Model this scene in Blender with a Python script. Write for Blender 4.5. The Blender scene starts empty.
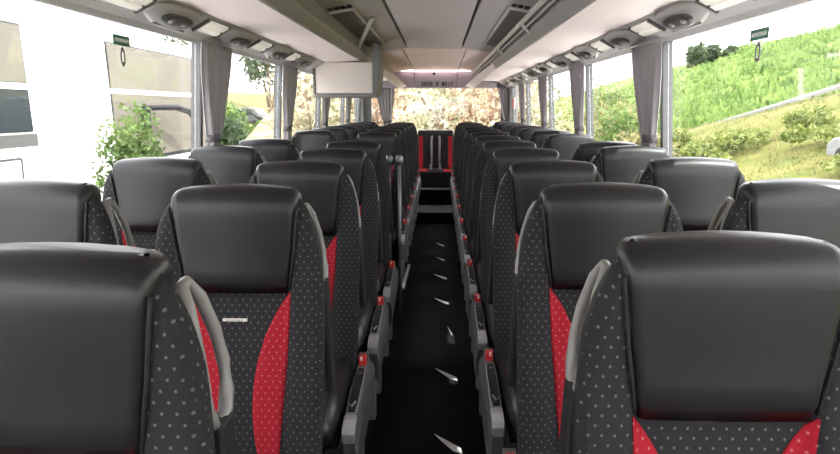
import bpy, bmesh, math, random
from mathutils import Vector, Matrix, noise

sc = bpy.context.scene
C = sc.collection
random.seed(7)
rad = math.radians

# ------------------------------------------------------------------ camera
CAMX, CAMZ = 0.05, 1.55
cd = bpy.data.cameras.new('camera')
cam = bpy.data.objects.new('camera', cd)
C.objects.link(cam)
cd.sensor_width = 36.0
cd.lens = 36.0 * 660 / 840
cd.clip_start = 0.02
cd.clip_end = 1000
cam.location = (CAMX, 0, CAMZ)
cam.rotation_euler = (rad(90 - 10.2), 0, rad(1.62))
sc.camera = cam

# ------------------------------------------------------------------ sky, sun, exposure
w = bpy.data.worlds.new('world')
sc.world = w
w.use_nodes = True
bg = w.node_tree.nodes['Background']
bg.inputs[0].default_value = (0.98, 0.955, 1.0, 1)
bg.inputs[1].default_value = 3.3

sd = bpy.data.lights.new('sun', 'SUN')
sd.energy = 4.2
sd.angle = rad(0.6)
sd.color = (1.0, 0.96, 0.90)
sun = bpy.data.objects.new('sun', sd)
C.objects.link(sun)
SUN_DIR = Vector((-1.0, 0.25, -1.68))
sun.rotation_euler = SUN_DIR.to_track_quat('-Z', 'Y').to_euler()
sun.location = (20, -20, 30)

sc.view_settings.view_transform = 'Standard'
sc.view_settings.look = 'None'
sc.view_settings.exposure = 1.4
sc.view_settings.gamma = 1
sc.view_settings.use_curve_mapping = False

# ------------------------------------------------------------------ materials
def srgb(r, g, b):
    f = lambda c: (c / 255 / 12.92) if c / 255 <= 0.04045 else ((c / 255 + 0.055) / 1.055) ** 2.4
    return (f(r), f(g), f(b), 1)

def mat(name, col, rough=0.6, metal=0.0, spec=0.5, noise_amt=0.0, noise_scale=20, bump=0.0, bump_scale=200, emit=None, emit_s=0):
    m = bpy.data.materials.new(name)
    m.use_nodes = True
    nt = m.node_tree
    p = nt.nodes['Principled BSDF']
    p.inputs['Base Color'].default_value = col
    p.inputs['Roughness'].default_value = rough
    p.inputs['Metallic'].default_value = metal
    p.inputs['Specular IOR Level'].default_value = spec
    tc = nt.nodes.new('ShaderNodeTexCoord')
    if noise_amt:
        n = nt.nodes.new('ShaderNodeTexNoise')
        n.inputs['Scale'].default_value = noise_scale
        n.inputs['Detail'].default_value = 3
        nt.links.new(tc.outputs['Object'], n.inputs['Vector'])
        mx = nt.nodes.new('ShaderNodeMix')
        mx.data_type = 'RGBA'
        mx.inputs[6].default_value = tuple(c * (1 - noise_amt) for c in col[:3]) + (1,)
        mx.inputs[7].default_value = tuple(min(1, c * (1 + noise_amt)) for c in col[:3]) + (1,)
        nt.links.new(n.outputs['Fac'], mx.inputs[0])
        nt.links.new(mx.outputs[2], p.inputs['Base Color'])
    if bump:
        n2 = nt.nodes.new('ShaderNodeTexNoise')
        n2.inputs['Scale'].default_value = bump_scale
        nt.links.new(tc.outputs['Object'], n2.inputs['Vector'])
        b = nt.nodes.new('ShaderNodeBump')
        b.inputs['Strength'].default_value = bump
        b.inputs['Distance'].default_value = 0.002
        nt.links.new(n2.outputs['Fac'], b.inputs['Height'])
        nt.links.new(b.outputs['Normal'], p.inputs['Normal'])
    if emit:
        p.inputs['Emission Color'].default_value = emit
        p.inputs['Emission Strength'].default_value = emit_s
    return m

def fabric(name, base, dot, su=0.0195, sv=0.0150, rx=0.11, ry=0.16):
    """woven cloth with a staggered grid of small stitched dots"""
    m = bpy.data.materials.new(name)
    m.use_nodes = True
    nt = m.node_tree
    L = nt.links.new
    p = nt.nodes['Principled BSDF']
    p.inputs['Roughness'].default_value = 0.85
    p.inputs['Specular IOR Level'].default_value = 0.25
    tc = nt.nodes.new('ShaderNodeTexCoord')
    sx = nt.nodes.new('ShaderNodeSeparateXYZ')
    L(tc.outputs['Object'], sx.inputs[0])
    def M(op, a, b=None):
        n = nt.nodes.new('ShaderNodeMath')
        n.operation = op
        for i, v in enumerate((a, b)):
            if v is None: continue
            if isinstance(v, (int, float)): n.inputs[i].default_value = v
            else: L(v, n.inputs[i])
        return n.outputs[0]
    sn = nt.nodes.new('ShaderNodeSeparateXYZ')
    L(tc.outputs['Normal'], sn.inputs[0])
    side = M('GREATER_THAN', M('ABSOLUTE', sn.outputs[0]), 0.72)
    topf = M('GREATER_THAN', M('ABSOLUTE', sn.outputs[2]), 0.72)
    def pick(a, b, f): return M('ADD', M('MULTIPLY', a, M('SUBTRACT', 1, f)), M('MULTIPLY', b, f))
    v = M('DIVIDE', pick(sx.outputs[2], sx.outputs[1], topf), sv)
    fl = M('FLOOR', v)
    par = M('MULTIPLY', M('MODULO', M('ADD', fl, 1000), 2), 0.5)
    u = M('ADD', M('DIVIDE', pick(sx.outputs[0], sx.outputs[1], side), su), par)
    uu = M('DIVIDE', M('SUBTRACT', M('FRACT', M('ADD', u, 1000)), 0.5), rx)
    vv = M('DIVIDE', M('SUBTRACT', M('FRACT', M('ADD', v, 1000)), 0.5), ry)
    d = M('ADD', M('MULTIPLY', uu, uu), M('MULTIPLY', vv, vv))
    k = nt.nodes.new('ShaderNodeMapRange')
    k.interpolation_type = 'SMOOTHSTEP'
    k.inputs[1].default_value = 0.25
    k.inputs[2].default_value = 1.6
    k.inputs[3].default_value = 1
    k.inputs[4].default_value = 0
    L(d, k.inputs[0])
    n = nt.nodes.new('ShaderNodeTexNoise')
    n.inputs['Scale'].default_value = 260
    L(tc.outputs['Object'], n.inputs['Vector'])
    mb = nt.nodes.new('ShaderNodeMix'); mb.data_type = 'RGBA'
    mb.inputs[6].default_value = tuple(c * 0.7 for c in base[:3]) + (1,)
    mb.inputs[7].default_value = tuple(c * 1.3 for c in base[:3]) + (1,)
    L(n.outputs['Fac'], mb.inputs[0])
    mx = nt.nodes.new('ShaderNodeMix'); mx.data_type = 'RGBA'
    L(mb.outputs[2], mx.inputs[6])
    mx.inputs[7].default_value = dot
    L(k.outputs[0], mx.inputs[0])
    L(mx.outputs[2], p.inputs['Base Color'])
    b = nt.nodes.new('ShaderNodeBump')
    b.inputs['Strength'].default_value = 0.3
    b.inputs['Distance'].default_value = 0.002
    L(n.outputs['Fac'], b.inputs['Height'])
    L(b.outputs['Normal'], p.inputs['Normal'])
    return m

def glass(name, tint, gl=0.07):
    m = bpy.data.materials.new(name)
    m.use_nodes = True
    nt = m.node_tree
    nt.nodes.clear()
    out = nt.nodes.new('ShaderNodeOutputMaterial')
    t = nt.nodes.new('ShaderNodeBsdfTransparent')
    t.inputs[0].default_value = tint
    g = nt.nodes.new('ShaderNodeBsdfGlossy')
    g.inputs['Roughness'].default_value = 0.02
    mx = nt.nodes.new('ShaderNodeMixShader')
    mx.inputs[0].default_value = gl
    nt.links.new(t.outputs[0], mx.inputs[1])
    nt.links.new(g.outputs[0], mx.inputs[2])
    nt.links.new(mx.outputs[0], out.inputs[0])
    return m

def leafmat(name, c1, c2, scale=1.5, trans=0.35):
    m = bpy.data.materials.new(name)
    m.use_nodes = True
    nt = m.node_tree
    L = nt.links.new
    p = nt.nodes['Principled BSDF']
    out = nt.nodes['Material Output']
    p.inputs['Roughness'].default_value = 0.7
    tc = nt.nodes.new('ShaderNodeTexCoord')
    n = nt.nodes.new('ShaderNodeTexNoise')
    n.inputs['Scale'].default_value = scale
    n.inputs['Detail'].default_value = 5
    n.inputs['Roughness'].default_value = 0.7
    L(tc.outputs['Object'], n.inputs['Vector'])
    r = nt.nodes.new('ShaderNodeValToRGB')
    r.color_ramp.elements[0].position = 0.36
    r.color_ramp.elements[0].color = c1
    r.color_ramp.elements[1].position = 0.64
    r.color_ramp.elements[1].color = c2
    L(n.outputs['Fac'], r.inputs[0])
    L(r.outputs[0], p.inputs['Base Color'])
    tr = nt.nodes.new('ShaderNodeBsdfTranslucent')
    L(r.outputs[0], tr.inputs[0])
    mx = nt.nodes.new('ShaderNodeMixShader')
    mx.inputs[0].default_value = trans
    L(p.outputs[0], mx.inputs[1])
    L(tr.outputs[0], mx.inputs[2])
    L(mx.outputs[0], out.inputs[0])
    return m

def curtainmat(name, col):
    m = mat(name, col, 0.9, spec=0.1, noise_amt=0.12, noise_scale=40)
    nt = m.node_tree
    p = nt.nodes['Principled BSDF']
    out = nt.nodes['Material Output']
    tr = nt.nodes.new('ShaderNodeBsdfTranslucent')
    tr.inputs[0].default_value = col
    mx = nt.nodes.new('ShaderNodeMixShader')
    mx.inputs[0].default_value = 0.25
    nt.links.new(p.outputs[0], mx.inputs[1])
    nt.links.new(tr.outputs[0], mx.inputs[2])
    nt.links.new(mx.outputs[0], out.inputs[0])
    return m

MT = dict(
    leather=mat('black_leather', (0.012, 0.0113, 0.0128, 1), 0.36, spec=0.34, noise_amt=0.15, noise_scale=9, bump=0.12, bump_scale=420),
    cloth=fabric('dotted_cloth', (0.017, 0.0162, 0.0175, 1), (0.105, 0.10, 0.105, 1)),
    redcloth=fabric('red_cloth', (0.30, 0.008, 0.018, 1), (0.42, 0.12, 0.13, 1), rx=0.11, ry=0.16),
    dark=mat('dark_plastic', (0.010, 0.010, 0.011, 1), 0.6, spec=0.3),
    grey=mat('grey_plastic', (0.085, 0.085, 0.088, 1), 0.45),
    arm=mat('pale_armrest_plastic', (0.20, 0.19, 0.18, 1), 0.4),
    silver=mat('satin_silver', (0.42, 0.42, 0.43, 1), 0.3, 0.55),
    steel=mat('brushed_steel', (0.20, 0.205, 0.21, 1), 0.35, 0.7),
    red=mat('red_plastic', (0.50, 0.018, 0.022, 1), 0.4),
    tag=mat('pale_tag', (0.75, 0.68, 0.62, 1), 0.5),
    mark=mat('dark_print', (0.03, 0.03, 0.035, 1), 0.6),
    carpet=mat('black_carpet', (0.011, 0.011, 0.0115, 1), 0.95, spec=0.1, noise_amt=0.5, noise_scale=120, bump=0.5, bump_scale=500),
    edge=mat('step_nosing', (0.05, 0.05, 0.053, 1), 0.6),
    wall=mat('grey_wall_lining', (0.20, 0.195, 0.195, 1), 0.7, noise_amt=0.06, noise_scale=60),
    ceil=mat('grey_ceiling_cloth', (0.55, 0.50, 0.515, 1), 0.9, spec=0.1, noise_amt=0.05, noise_scale=90),
    sideceil=mat('grey_side_ceiling', (0.42, 0.39, 0.385, 1), 0.8, spec=0.2, noise_amt=0.05, noise_scale=90),
    hatch=mat('dark_grey_hatch', (0.16, 0.15, 0.15, 1), 0.7),
    hatchframe=mat('pale_hatch_frame', (0.5, 0.48, 0.46, 1), 0.5),
    cream=mat('cream_rack_cloth', (0.88, 0.78, 0.77, 1), 0.85, spec=0.15, noise_amt=0.03, noise_scale=30),
    pink=mat('pale_pink_ceiling', (0.74, 0.60, 0.57, 1), 0.7, spec=0.2),
    lip=mat('grey_rack_lip', (0.30, 0.285, 0.28, 1), 0.5),
    rail=mat('pale_rail', (0.55, 0.53, 0.50, 1), 0.35),
    strip=mat('grey_service_strip', (0.36, 0.345, 0.34, 1), 0.6),
    pod=mat('grey_pod', (0.33, 0.315, 0.31, 1), 0.5),    pod_recess=mat('dark_pod_recess', (0.045, 0.044, 0.043, 1), 0.4),
    diffuser=mat('pale_light_cover', (0.72, 0.69, 0.64, 1), 0.25, emit=(1, 0.93, 0.82, 1), emit_s=0.08),
    led=mat('pink_white_led', (0.9, 0.8, 0.8, 1), 0.5, emit=(1, 0.80, 0.80, 1), emit_s=2.5),
    bulkhead=mat('mauve_bulkhead', (0.33, 0.29, 0.33, 1), 0.7),
    box=mat('cream_box', (0.66, 0.595, 0.56, 1), 0.7, spec=0.3),
    boxtrim=mat('grey_box_trim', (0.15, 0.145, 0.142, 1), 0.5),
    frame=mat('grey_window_pillar', (0.085, 0.088, 0.09, 1), 0.5),
    curtain=curtainmat('grey_curtain', (0.40, 0.37, 0.385, 1)),
    tie=mat('dark_tie', (0.12, 0.11, 0.12, 1), 0.8),
    glass=glass('window_glass', (0.95, 0.97, 0.96, 1), 0.10),
    clearglass=glass('rear_glass', (0.95, 0.97, 0.96, 1), 0.02),
    sticker=mat('green_sticker', (0.04, 0.16, 0.11, 1), 0.5),
    white=mat('white_print_and_sunlight', (0.8, 0.8, 0.8, 1), 0.5),
    smoke=glass('smoked_partition', (0.55, 0.6, 0.6, 1), 0.06),
    coachwhite=mat('white_coach_paint', (0.88, 0.88, 0.87, 1), 0.35),
    coachgrey=mat('pale_grey_lines', (0.05, 0.05, 0.052, 1), 0.5),
    coachblind=mat('tan_coach_blind', (0.115, 0.10, 0.078, 1), 0.6),
    coachlower=mat('grey_coach_panel', (0.075, 0.074, 0.07, 1), 0.6),  # even grey panel low on the coach side
    coachdark=mat('dark_coach_glass', (0.02, 0.027, 0.03, 1), 0.3, spec=0.2),
    tyre=mat('tyre_rubber', (0.02, 0.02, 0.02, 1), 0.8),
    asphalt=mat('pale_asphalt', (0.80, 0.78, 0.765, 1), 0.9, noise_amt=0.1, noise_scale=3),
    carpaint=mat('dark_car_paint', (0.03, 0.03, 0.032, 1), 0.3),
    carpale=mat('silver_car_paint', (0.22, 0.225, 0.23, 1), 0.4, 0.2),
    carglass=mat('car_glass', (0.03, 0.035, 0.04, 1), 0.1),
    railmetal=mat('galvanised_rail', (0.20, 0.20, 0.19, 1), 0.6),
    wood=mat('branch_bark', (0.16, 0.11, 0.07, 1), 0.9, noise_amt=0.3, noise_scale=8),
    leaf=leafmat('mid_green_leaves', srgb(56, 80, 36), srgb(112, 134, 70), 2.2),
    cropleaf=leafmat('crop_leaves', srgb(72, 100, 42), srgb(136, 156, 86), 0.5),
    bankleaf=leafmat('bank_leaves', srgb(84, 100, 46), srgb(138, 144, 80), 1.4),
    leafdark=leafmat('dark_green_leaves', srgb(48, 64, 44), srgb(88, 106, 72), 0.8),
    leafpale=leafmat('pale_olive_leaves', srgb(92, 92, 54), srgb(138, 132, 88), 1.3),
    slopepale=leafmat('sunlit_pale_leaves', srgb(92, 92, 60), srgb(196, 190, 160), 1.6),  # sunlight on the rear bushes put into these two lightened leaf colours
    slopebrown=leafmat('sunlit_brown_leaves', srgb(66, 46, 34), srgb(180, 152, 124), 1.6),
    leafbrown=leafmat('brown_bracken_leaves', srgb(110, 78, 50), srgb(185, 160, 122), 1.3),
)
# crop field and dry grass
def fieldmat(name, cols, scale):
    m = bpy.data.materials.new(name)
    m.use_nodes = True
    nt = m.node_tree
    L = nt.links.new
    p = nt.nodes['Principled BSDF']
    p.inputs['Roughness'].default_value = 0.95
    p.inputs['Specular IOR Level'].default_value = 0.1
    tc = nt.nodes.new('ShaderNodeTexCoord')
    n = nt.nodes.new('ShaderNodeTexNoise')
    n.inputs['Scale'].default_value = scale
    n.inputs['Detail'].default_value = 8
    n.inputs['Roughness'].default_value = 0.72
    L(tc.outputs['Object'], n.inputs['Vector'])
    r = nt.nodes.new('ShaderNodeValToRGB')
    el = r.color_ramp.elements
    el[0].position = 0.34; el[0].color = cols[0]
    el[1].position = 0.66; el[1].color = cols[2]
    e = el.new(0.5); e.color = cols[1]
    L(n.outputs['Fac'], r.inputs[0])
    L(r.outputs[0], p.inputs['Base Color'])
    return m
MT['crop'] = fieldmat('green_crop', (srgb(60, 92, 34), srgb(84, 118, 48), srgb(112, 136, 72)), 0.22)
MT['palesoil'] = fieldmat('pale_stony_slope', (srgb(58, 50, 38), srgb(98, 88, 68), srgb(140, 130, 108)), 0.8)
MT['drygrass'] = fieldmat('dry_yellow_grass', (srgb(66, 82, 38), srgb(94, 94, 50), srgb(118, 112, 70)), 0.35)

# ------------------------------------------------------------------ helpers
def obj(name, bm, m, parent=None, smooth=False, bevel=0.0):
    me = bpy.data.meshes.new(name)
    bmesh.ops.recalc_face_normals(bm, faces=bm.faces)
    bm.to_mesh(me)
    bm.free()
    for mm in (m if isinstance(m, (list, tuple)) else [m]):
        me.materials.append(mm)
    if smooth:
        me.polygons.foreach_set('use_smooth', [True] * len(me.polygons))
    o = bpy.data.objects.new(name, me)
    C.objects.link(o)
    if parent: o.parent = parent
    if bevel:
        b = o.modifiers.new('bevel', 'BEVEL')
        b.width = bevel
        b.segments = 2
        b.limit_method = 'ANGLE'
    return o

def tag(o, label, cat=None, group=None, kind=None):
    if label: o['label'] = label
    if cat: o['category'] = cat
    if group: o['group'] = group
    if kind: o['kind'] = kind
    return o

def thing(name, label, cat, loc=(0, 0, 0), group=None, rotz=0):
    o = bpy.data.objects.new(name, None)
    C.objects.link(o)
    o.empty_display_size = 0.1
    o.location = loc
    o.rotation_euler = (0, 0, rotz)
    return tag(o, label, cat, group)

def struct(name, bm, m, parent=None, **k):
    o = obj(name, bm, m, parent, **k)
    o['kind'] = 'structure'
    return o

def copy_tree(o, parent=None):
    c = o.copy()
    C.objects.link(c)
    if parent: c.parent = parent
    for ch in list(o.children):
        copy_tree(ch, c)
    return c

def new(): return bmesh.new()

def box(bm, x0, x1, y0, y1, z0, z1, mi=0):
    vs = [bm.verts.new((x, y, z)) for x in (x0, x1) for y in (y0, y1) for z in (z0, z1)]
    for f in ((0, 1, 3, 2), (4, 6, 7, 5), (0, 4, 5, 1), (2, 3, 7, 6), (0, 2, 6, 4), (1, 5, 7, 3)):
        fc = bm.faces.new([vs[i] for i in f])
        fc.material_index = mi
    return bm

def loft(bm, secs, close=True, caps=True, mi=0):
    """secs: list of rings (lists of points); each ring closed when close"""
    rings = [[bm.verts.new(p) for p in s] for s in secs]
    n = len(rings[0])
    for a, b in zip(rings, rings[1:]):
        for i in range(n if close else n - 1):
            j = (i + 1) % n
            f = bm.faces.new((a[i], a[j], b[j], b[i]))
            f.material_index = mi
    if caps and close:
        bm.faces.new(list(reversed(rings[0]))).material_index = mi
        bm.faces.new(rings[-1]).material_index = mi
    return bm

def tube(bm, pts, r, n=10, squash=None):
    pts = [Vector(p) for p in pts]
    rs = r if isinstance(r, (list, tuple)) else [r] * len(pts)
    secs = []
    up = Vector((0, 0, 1))
    for i, p in enumerate(pts):
        t = (pts[min(i + 1, len(pts) - 1)] - pts[max(i - 1, 0)]).normalized()
        a = t.cross(up)
        if a.length < 1e-3: a = t.cross(Vector((1, 0, 0)))
        a.normalize()
        b = t.cross(a)
        sa, sb = squash or (1, 1)
        secs.append([p + a * math.cos(q) * rs[i] * sa + b * math.sin(q) * rs[i] * sb for q in (2 * math.pi * k / n for k in range(n))])
    return loft(bm, secs)

def extrude_y(bm, prof, y0, y1, mi=0):
    """closed x-z profile run along y"""
    return loft(bm, [[(x, y0, z) for x, z in prof], [(x, y1, z) for x, z in prof]], mi=mi)

def interp(tab, t):
    if t <= tab[0][0]: return tab[0][1]
    for (a, va), (b, vb) in zip(tab, tab[1:]):
        if t <= b:
            k = (t - a) / (b - a)
            k = k * k * (3 - 2 * k) if len(tab) > 99 else k
            return va + (vb - va) * k
    return tab[-1][1]

def sstep(a, b, t):
    k = max(0.0, min(1.0, (t - a) / (b - a)))
    return k * k * (3 - 2 * k)

Y0, Y1 = -2.4, 11.0          # length of the saloon that is built
SILL, WTOP = 0.98, 1.885
XB, XT = 1.245, 1.19         # wall half width at sill, at window top
PILLARS = [-2.2, -0.1, 1.62, 3.53, 5.32, 7.1, 8.9, 10.6]

ORD = ['zeroth', 'first', 'second', 'third', 'fourth', 'fifth', 'sixth', 'seventh', 'eighth', 'ninth', 'tenth', 'eleventh', 'twelfth', 'thirteenth', 'fourteenth']
ORD_ = ORD
# ------------------------------------------------------------------ floor, steps
bm = new()
box(bm, -0.30, 0.30, Y0, 8.88, -0.06, 0.0)
box(bm, -0.30, 0.30, 8.88, 9.6, -0.06, 0.152)
box(bm, -0.30, 0.30, 9.6, Y1, -0.06, 0.38)
for s in (-1, 1):
    a, b = sorted((s * 0.27, s * 1.26))
    box(bm, a, b, Y0, 9.95, -0.06, 0.18)
    box(bm, a, b, 9.95, Y1, -0.06, 0.38)
struct('floor', bm, MT['carpet'])
for k, (y, z) in enumerate(((8.88, 0.152), (9.6, 0.38)), 1):
    bm = new()
    box(bm, -0.268, 0.268, y - 0.006, y + (0.715 if k == 1 else 0.18), z - 0.012, z + 0.004)
    struct('trim_%d' % k, bm, MT['edge'], bevel=0.003)

# white slivers imitating direct sunlight on the aisle carpet, about one per row
n = 0
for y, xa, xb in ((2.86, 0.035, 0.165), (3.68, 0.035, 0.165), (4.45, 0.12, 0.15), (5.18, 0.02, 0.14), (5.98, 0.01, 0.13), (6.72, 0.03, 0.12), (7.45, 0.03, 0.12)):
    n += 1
    t = thing('painted_sun_sliver', 'white slanting sliver imitating sunlight on the black aisle carpet, %s from the front' % ORD_[n], 'painted sunlight', ((xa + xb) / 2, y, 0.0), 'painted sunlight slivers on the aisle floor')
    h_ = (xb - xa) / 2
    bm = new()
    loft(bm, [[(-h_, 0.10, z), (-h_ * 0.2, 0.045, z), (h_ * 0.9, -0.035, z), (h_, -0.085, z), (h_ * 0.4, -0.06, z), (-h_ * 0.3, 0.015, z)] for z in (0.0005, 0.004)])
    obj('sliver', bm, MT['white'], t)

# ------------------------------------------------------------------ side walls, windows
def wallx(z): return XB + (XT - XB) * (z - SILL) / (WTOP - SILL) if z > SILL else XB
for s, side in ((-1, 'left'), (1, 'right')):
    bm = new()
    # lower panel with a rounded sill ledge
    prof = [(s * XB, 0.0), (s * XB, SILL - 0.06), (s * (XB - 0.03), SILL - 0.03), (s * (XB - 0.03), SILL), (s * (XB + 0.05), SILL), (s * (XB + 0.05), -0.05), (s * XB, -0.05)]
    extrude_y(bm, prof, Y0, Y1 + 0.05)
    # header above the windows up to the outer roof
    prof = [(s * XT, WTOP), (s * (XT + 0.05), WTOP), (s * (XT + 0.05), 2.45), (s * XT, 2.45)]
    extrude_y(bm, prof, Y0, Y1 + 0.05)
    for py in PILLARS:
        hw = 0.02
        ring = lambda z: [(s * wallx(z), py - hw, z), (s * (wallx(z) + 0.05), py - hw, z), (s * (wallx(z) + 0.05), py + hw, z), (s * wallx(z), py + hw, z)]
        loft(bm, [ring(SILL), ring(WTOP)], mi=1)
    box(bm, *sorted((s * 1.19, s * 1.295)), Y1 - 0.36, Y1 + 0.05, SILL, WTOP)
    struct('wall_' + side, bm, [MT['wall'], MT['frame']])
    base = 0 if s < 0 else len(PILLARS) - 1
    for i in range(len(PILLARS) - 1):
        a, b = PILLARS[i] + 0.035, PILLARS[i + 1] - 0.035
        bm = new()
        ring = lambda z: [(s * (wallx(z) + 0.02), a, z), (s * (wallx(z) + 0.026), a, z), (s * (wallx(z) + 0.026), b, z), (s * (wallx(z) + 0.02), b, z)]
        loft(bm, [ring(SILL), ring(WTOP)])
        struct('window_%d' % (base + i + 1), bm, MT['glass'])

# ------------------------------------------------------------------ ceiling, roof
bm = new()
cprof = [(-0.285, 2.205), (0.285, 2.205), (0.285, 2.25), (-0.285, 2.25)]
extrude_y(bm, cprof, Y0, 7.5)
box(bm, -1.28, 1.28, Y0, Y1 + 0.06, 2.45, 2.50)                   # outer roof
for s in (-1, 1):
    prof = [(s * 0.315, 2.215), (s * 0.66, 2.155), (s * 0.72, 2.155), (s * 0.72, 2.25), (s * 0.315, 2.25)]
    extrude_y(bm, prof, Y0, 7.5, mi=1)
box(bm, -0.72, 0.72, Y0, 7.52, 2.25, 2.27, mi=2)
# pale rear part dropping towards the rear window
def rc(y, dz=0.0): return [(-0.35, y, 2.20 + dz), (0.35, y, 2.20 + dz), (0.35, y, 2.27), (-0.35, y, 2.27)]
loft(bm, [rc(7.54), rc(9.0, -0.01), rc(10.78, -0.055)], mi=3)
for s in (-1, 1):
    def rs(y, dz=0.0): return [(s * 0.36, y, 2.185 + dz), (s * 0.72, y, 2.14 + dz), (s * 0.72, y, 2.27), (s * 0.36, y, 2.27)]
    loft(bm, [rs(7.54), rs(9.0, -0.005), rs(10.78, -0.03)], mi=3)
struct('ceiling', bm, [MT['ceil'], MT['sideceil'], MT['dark'], MT['pink']])
bm = new()
box(bm, -1.28, 1.28, Y0 - 0.05, Y0, 1.98, 2.50)
box(bm, -1.28, 1.28, Y0 - 0.05, Y0, 0.0, 1.0)
for s in (-1, 1): box(bm, *sorted((s * 1.12, s * 1.28)), Y0 - 0.05, Y0, 1.0, 1.98)
struct('wall_front', bm, MT['wall'])
bm = new()
box(bm, -1.12, 1.12, Y0 - 0.03, Y0 - 0.02, 1.0, 1.98)
struct('window_16', bm, MT['glass'])

# rear wall, bulkhead and rear window
bm = new()
box(bm, -1.28, 1.28, Y1, Y1 + 0.06, 0.0, 1.02)
box(bm, -1.28, 1.28, Y1, Y1 + 0.06, 1.87, 2.45)
for s in (-1, 1):
    box(bm, *sorted((s * 1.06, s * 1.28)), Y1, Y1 + 0.06, 1.02, 1.87)
struct('wall_rear', bm, MT['wall'])
bm = new()
box(bm, -1.06, 1.06, Y1 + 0.02, Y1 + 0.03, 1.02, 1.87)
struct('window_15', bm, MT['clearglass'])

bt = thing('rear_bulkhead', 'mauve grey panel with dark lettering above the rear window', 'panel', (0, 10.8, 1.87))
bm = new()
box(bm, -0.34, 0.34, 0.0, 0.19, 0.0, 0.262)
obj('center_panel', bm, MT['bulkhead'], bt, bevel=0.012)
for s in (-1, 1):
    bm = new()
    box(bm, *sorted((s * 0.345, s * 0.98)), 0.0, 0.19, 0.0, 0.272)
    obj('side_panel', bm, MT['bulkhead'], bt, bevel=0.012)
bm = new()
# blurred capital strokes: a word, a single sign, a second word
def stroke(x0, x1, z0, z1): box(bm, x0, x1, -0.004, 0.0, z0, z1)
lx = -0.235
def letter(kind, x):
    W, H, T, B = 0.040, 0.065, 0.014, 0.03
    if kind in 'ENHMA': stroke(x, x + T, B, B + H)
    if kind in 'HNMA': stroke(x + W - T, x + W, B, B + H)
    if kind in 'ESAT': stroke(x, x + W, B + H - T, B + H)
    if kind in 'ESHA': stroke(x, x + W, B + H / 2 - T / 2, B + H / 2 + T / 2)
    if kind in 'ES': stroke(x, x + W, B, B + T)
    if kind in 'TIM': stroke(x + W / 2 - T / 2, x + W / 2 + T / 2, B, B + H)
    if kind == 'S':
        stroke(x, x + T, B + H / 2, B + H); stroke(x + W - T, x + W, B, B + H / 2)
for k, ch in enumerate('SENS A MEIT'):
    if ch != ' ': letter(ch, lx + k * 0.047)
obj('lettering', bm, MT['mark'], bt)
bm = new()
tube(bm, [(-0.03, -0.012, 0.225), (-0.03, 0.002, 0.225)], 0.022, 12)
obj('lens_cap', bm, MT['dark'], bt)

t = thing('light_strip', 'glowing pinkish light strip across ceiling above rear window panel', 'light', (0, 10.74, 2.10))
bm = new()
box(bm, -0.345, 0.345, 0, 0.03, 0.022, 0.036)
obj('glowing_tube', bm, MT['led'], t)
for s in (-1, 1):
    bm = new()
    box(bm, *sorted((s * 0.36, s * 0.70)), 0, 0.03, 0.030, 0.044)
    obj('glowing_tube', bm, MT['led'], t)

# ------------------------------------------------------------------ luggage racks and service strips
for s, side, word in ((-1, 'left', 'parked coach'), (1, 'right', 'green field')):
    t = thing('luggage_rack', 'long cream overhead luggage rack with grey lip on the %s side' % word, 'luggage rack', (s * 0.69, 0, 1.985), 'overhead luggage racks')
    ox = s * 0.69
    def pr(l): return [(x * s - ox, z - 1.985) for x, z in l]
    bm = new()
    extrude_y(bm, pr([(1.0, 1.972), (0.85, 1.976), (0.69, 1.985), (0.69, 2.0), (1.17, 2.0), (1.17, 1.99)]), Y0, Y1 - 0.25)
    obj('shelf_underside', bm, MT['cream'], t)
    bm = new()
    extrude_y(bm, pr([(0.69, 1.983), (0.675, 1.988), (0.645, 2.035), (0.64, 2.05), (0.655, 2.052), (0.70, 2.0)]), Y0, Y1 - 0.25)
    obj('lip', bm, MT['lip'], t)
    bm = new()
    extrude_y(bm, pr([(0.642, 2.05), (0.668, 2.165), (0.69, 2.165), (0.66, 2.05)]), Y0, Y1 - 0.25)
    obj('upper_panel', bm, MT['lip'], t)
    bm = new()
    loft(bm, [[(s * x - ox, y, z - 1.985) for x, z in l] for y, l in ((7.5, [(0.688, 1.982), (0.64, 2.04), (0.70, 2.06)]), (9.2, [(0.655, 1.925), (0.56, 1.985), (0.68, 2.08)]), (10.78, [(0.60, 1.85), (0.47, 1.90), (0.66, 2.08)]))])
    obj('rear_fairing', bm, MT['cream'], t, bevel=0.01)
    bm = new()
    box(bm, *sorted((s * 0.98 - ox, s * 1.0 - ox)), Y0, Y1 - 0.25, 0.015, 0.26)
    obj('back_panel', bm, MT['hatch'], t)
    if s > 0:
        bm = new()
        tube(bm, [(0.585 - ox, Y0, 0.115), (0.585 - ox, Y1 - 0.3, 0.115)], 0.016, 12)
        obj('handrail', bm, MT['rail'], t, smooth=True)
        bm = new()
        tube(bm, [(0.622 - ox, Y0, 0.092), (0.622 - ox, Y1 - 0.3, 0.092)], 0.008, 8)
        obj('edge_bead', bm, MT['rail'], t, smooth=True)
        for q in range(6):
            y = 0.9 + q * 1.8
            bm = new()
            tube(bm, [(0.585 - ox, y, 0.115), (0.655 - ox, y + 0.05, 0.062)], 0.018, 8)
            obj('rail_bracket', bm, MT['rail'], t, smooth=True)
    bm = new()
    extrude_y(bm, [(s * 1.195, WTOP), (s * 1.17, WTOP - 0.012), (s * 1.15, WTOP + 0.005), (s * 1.005, 1.968), (s * 1.0, 1.985), (s * 1.2, 1.985)], Y0, Y1)
    struct('trim_%d' % (3 if s < 0 else 4), bm, MT['strip'])

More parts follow.
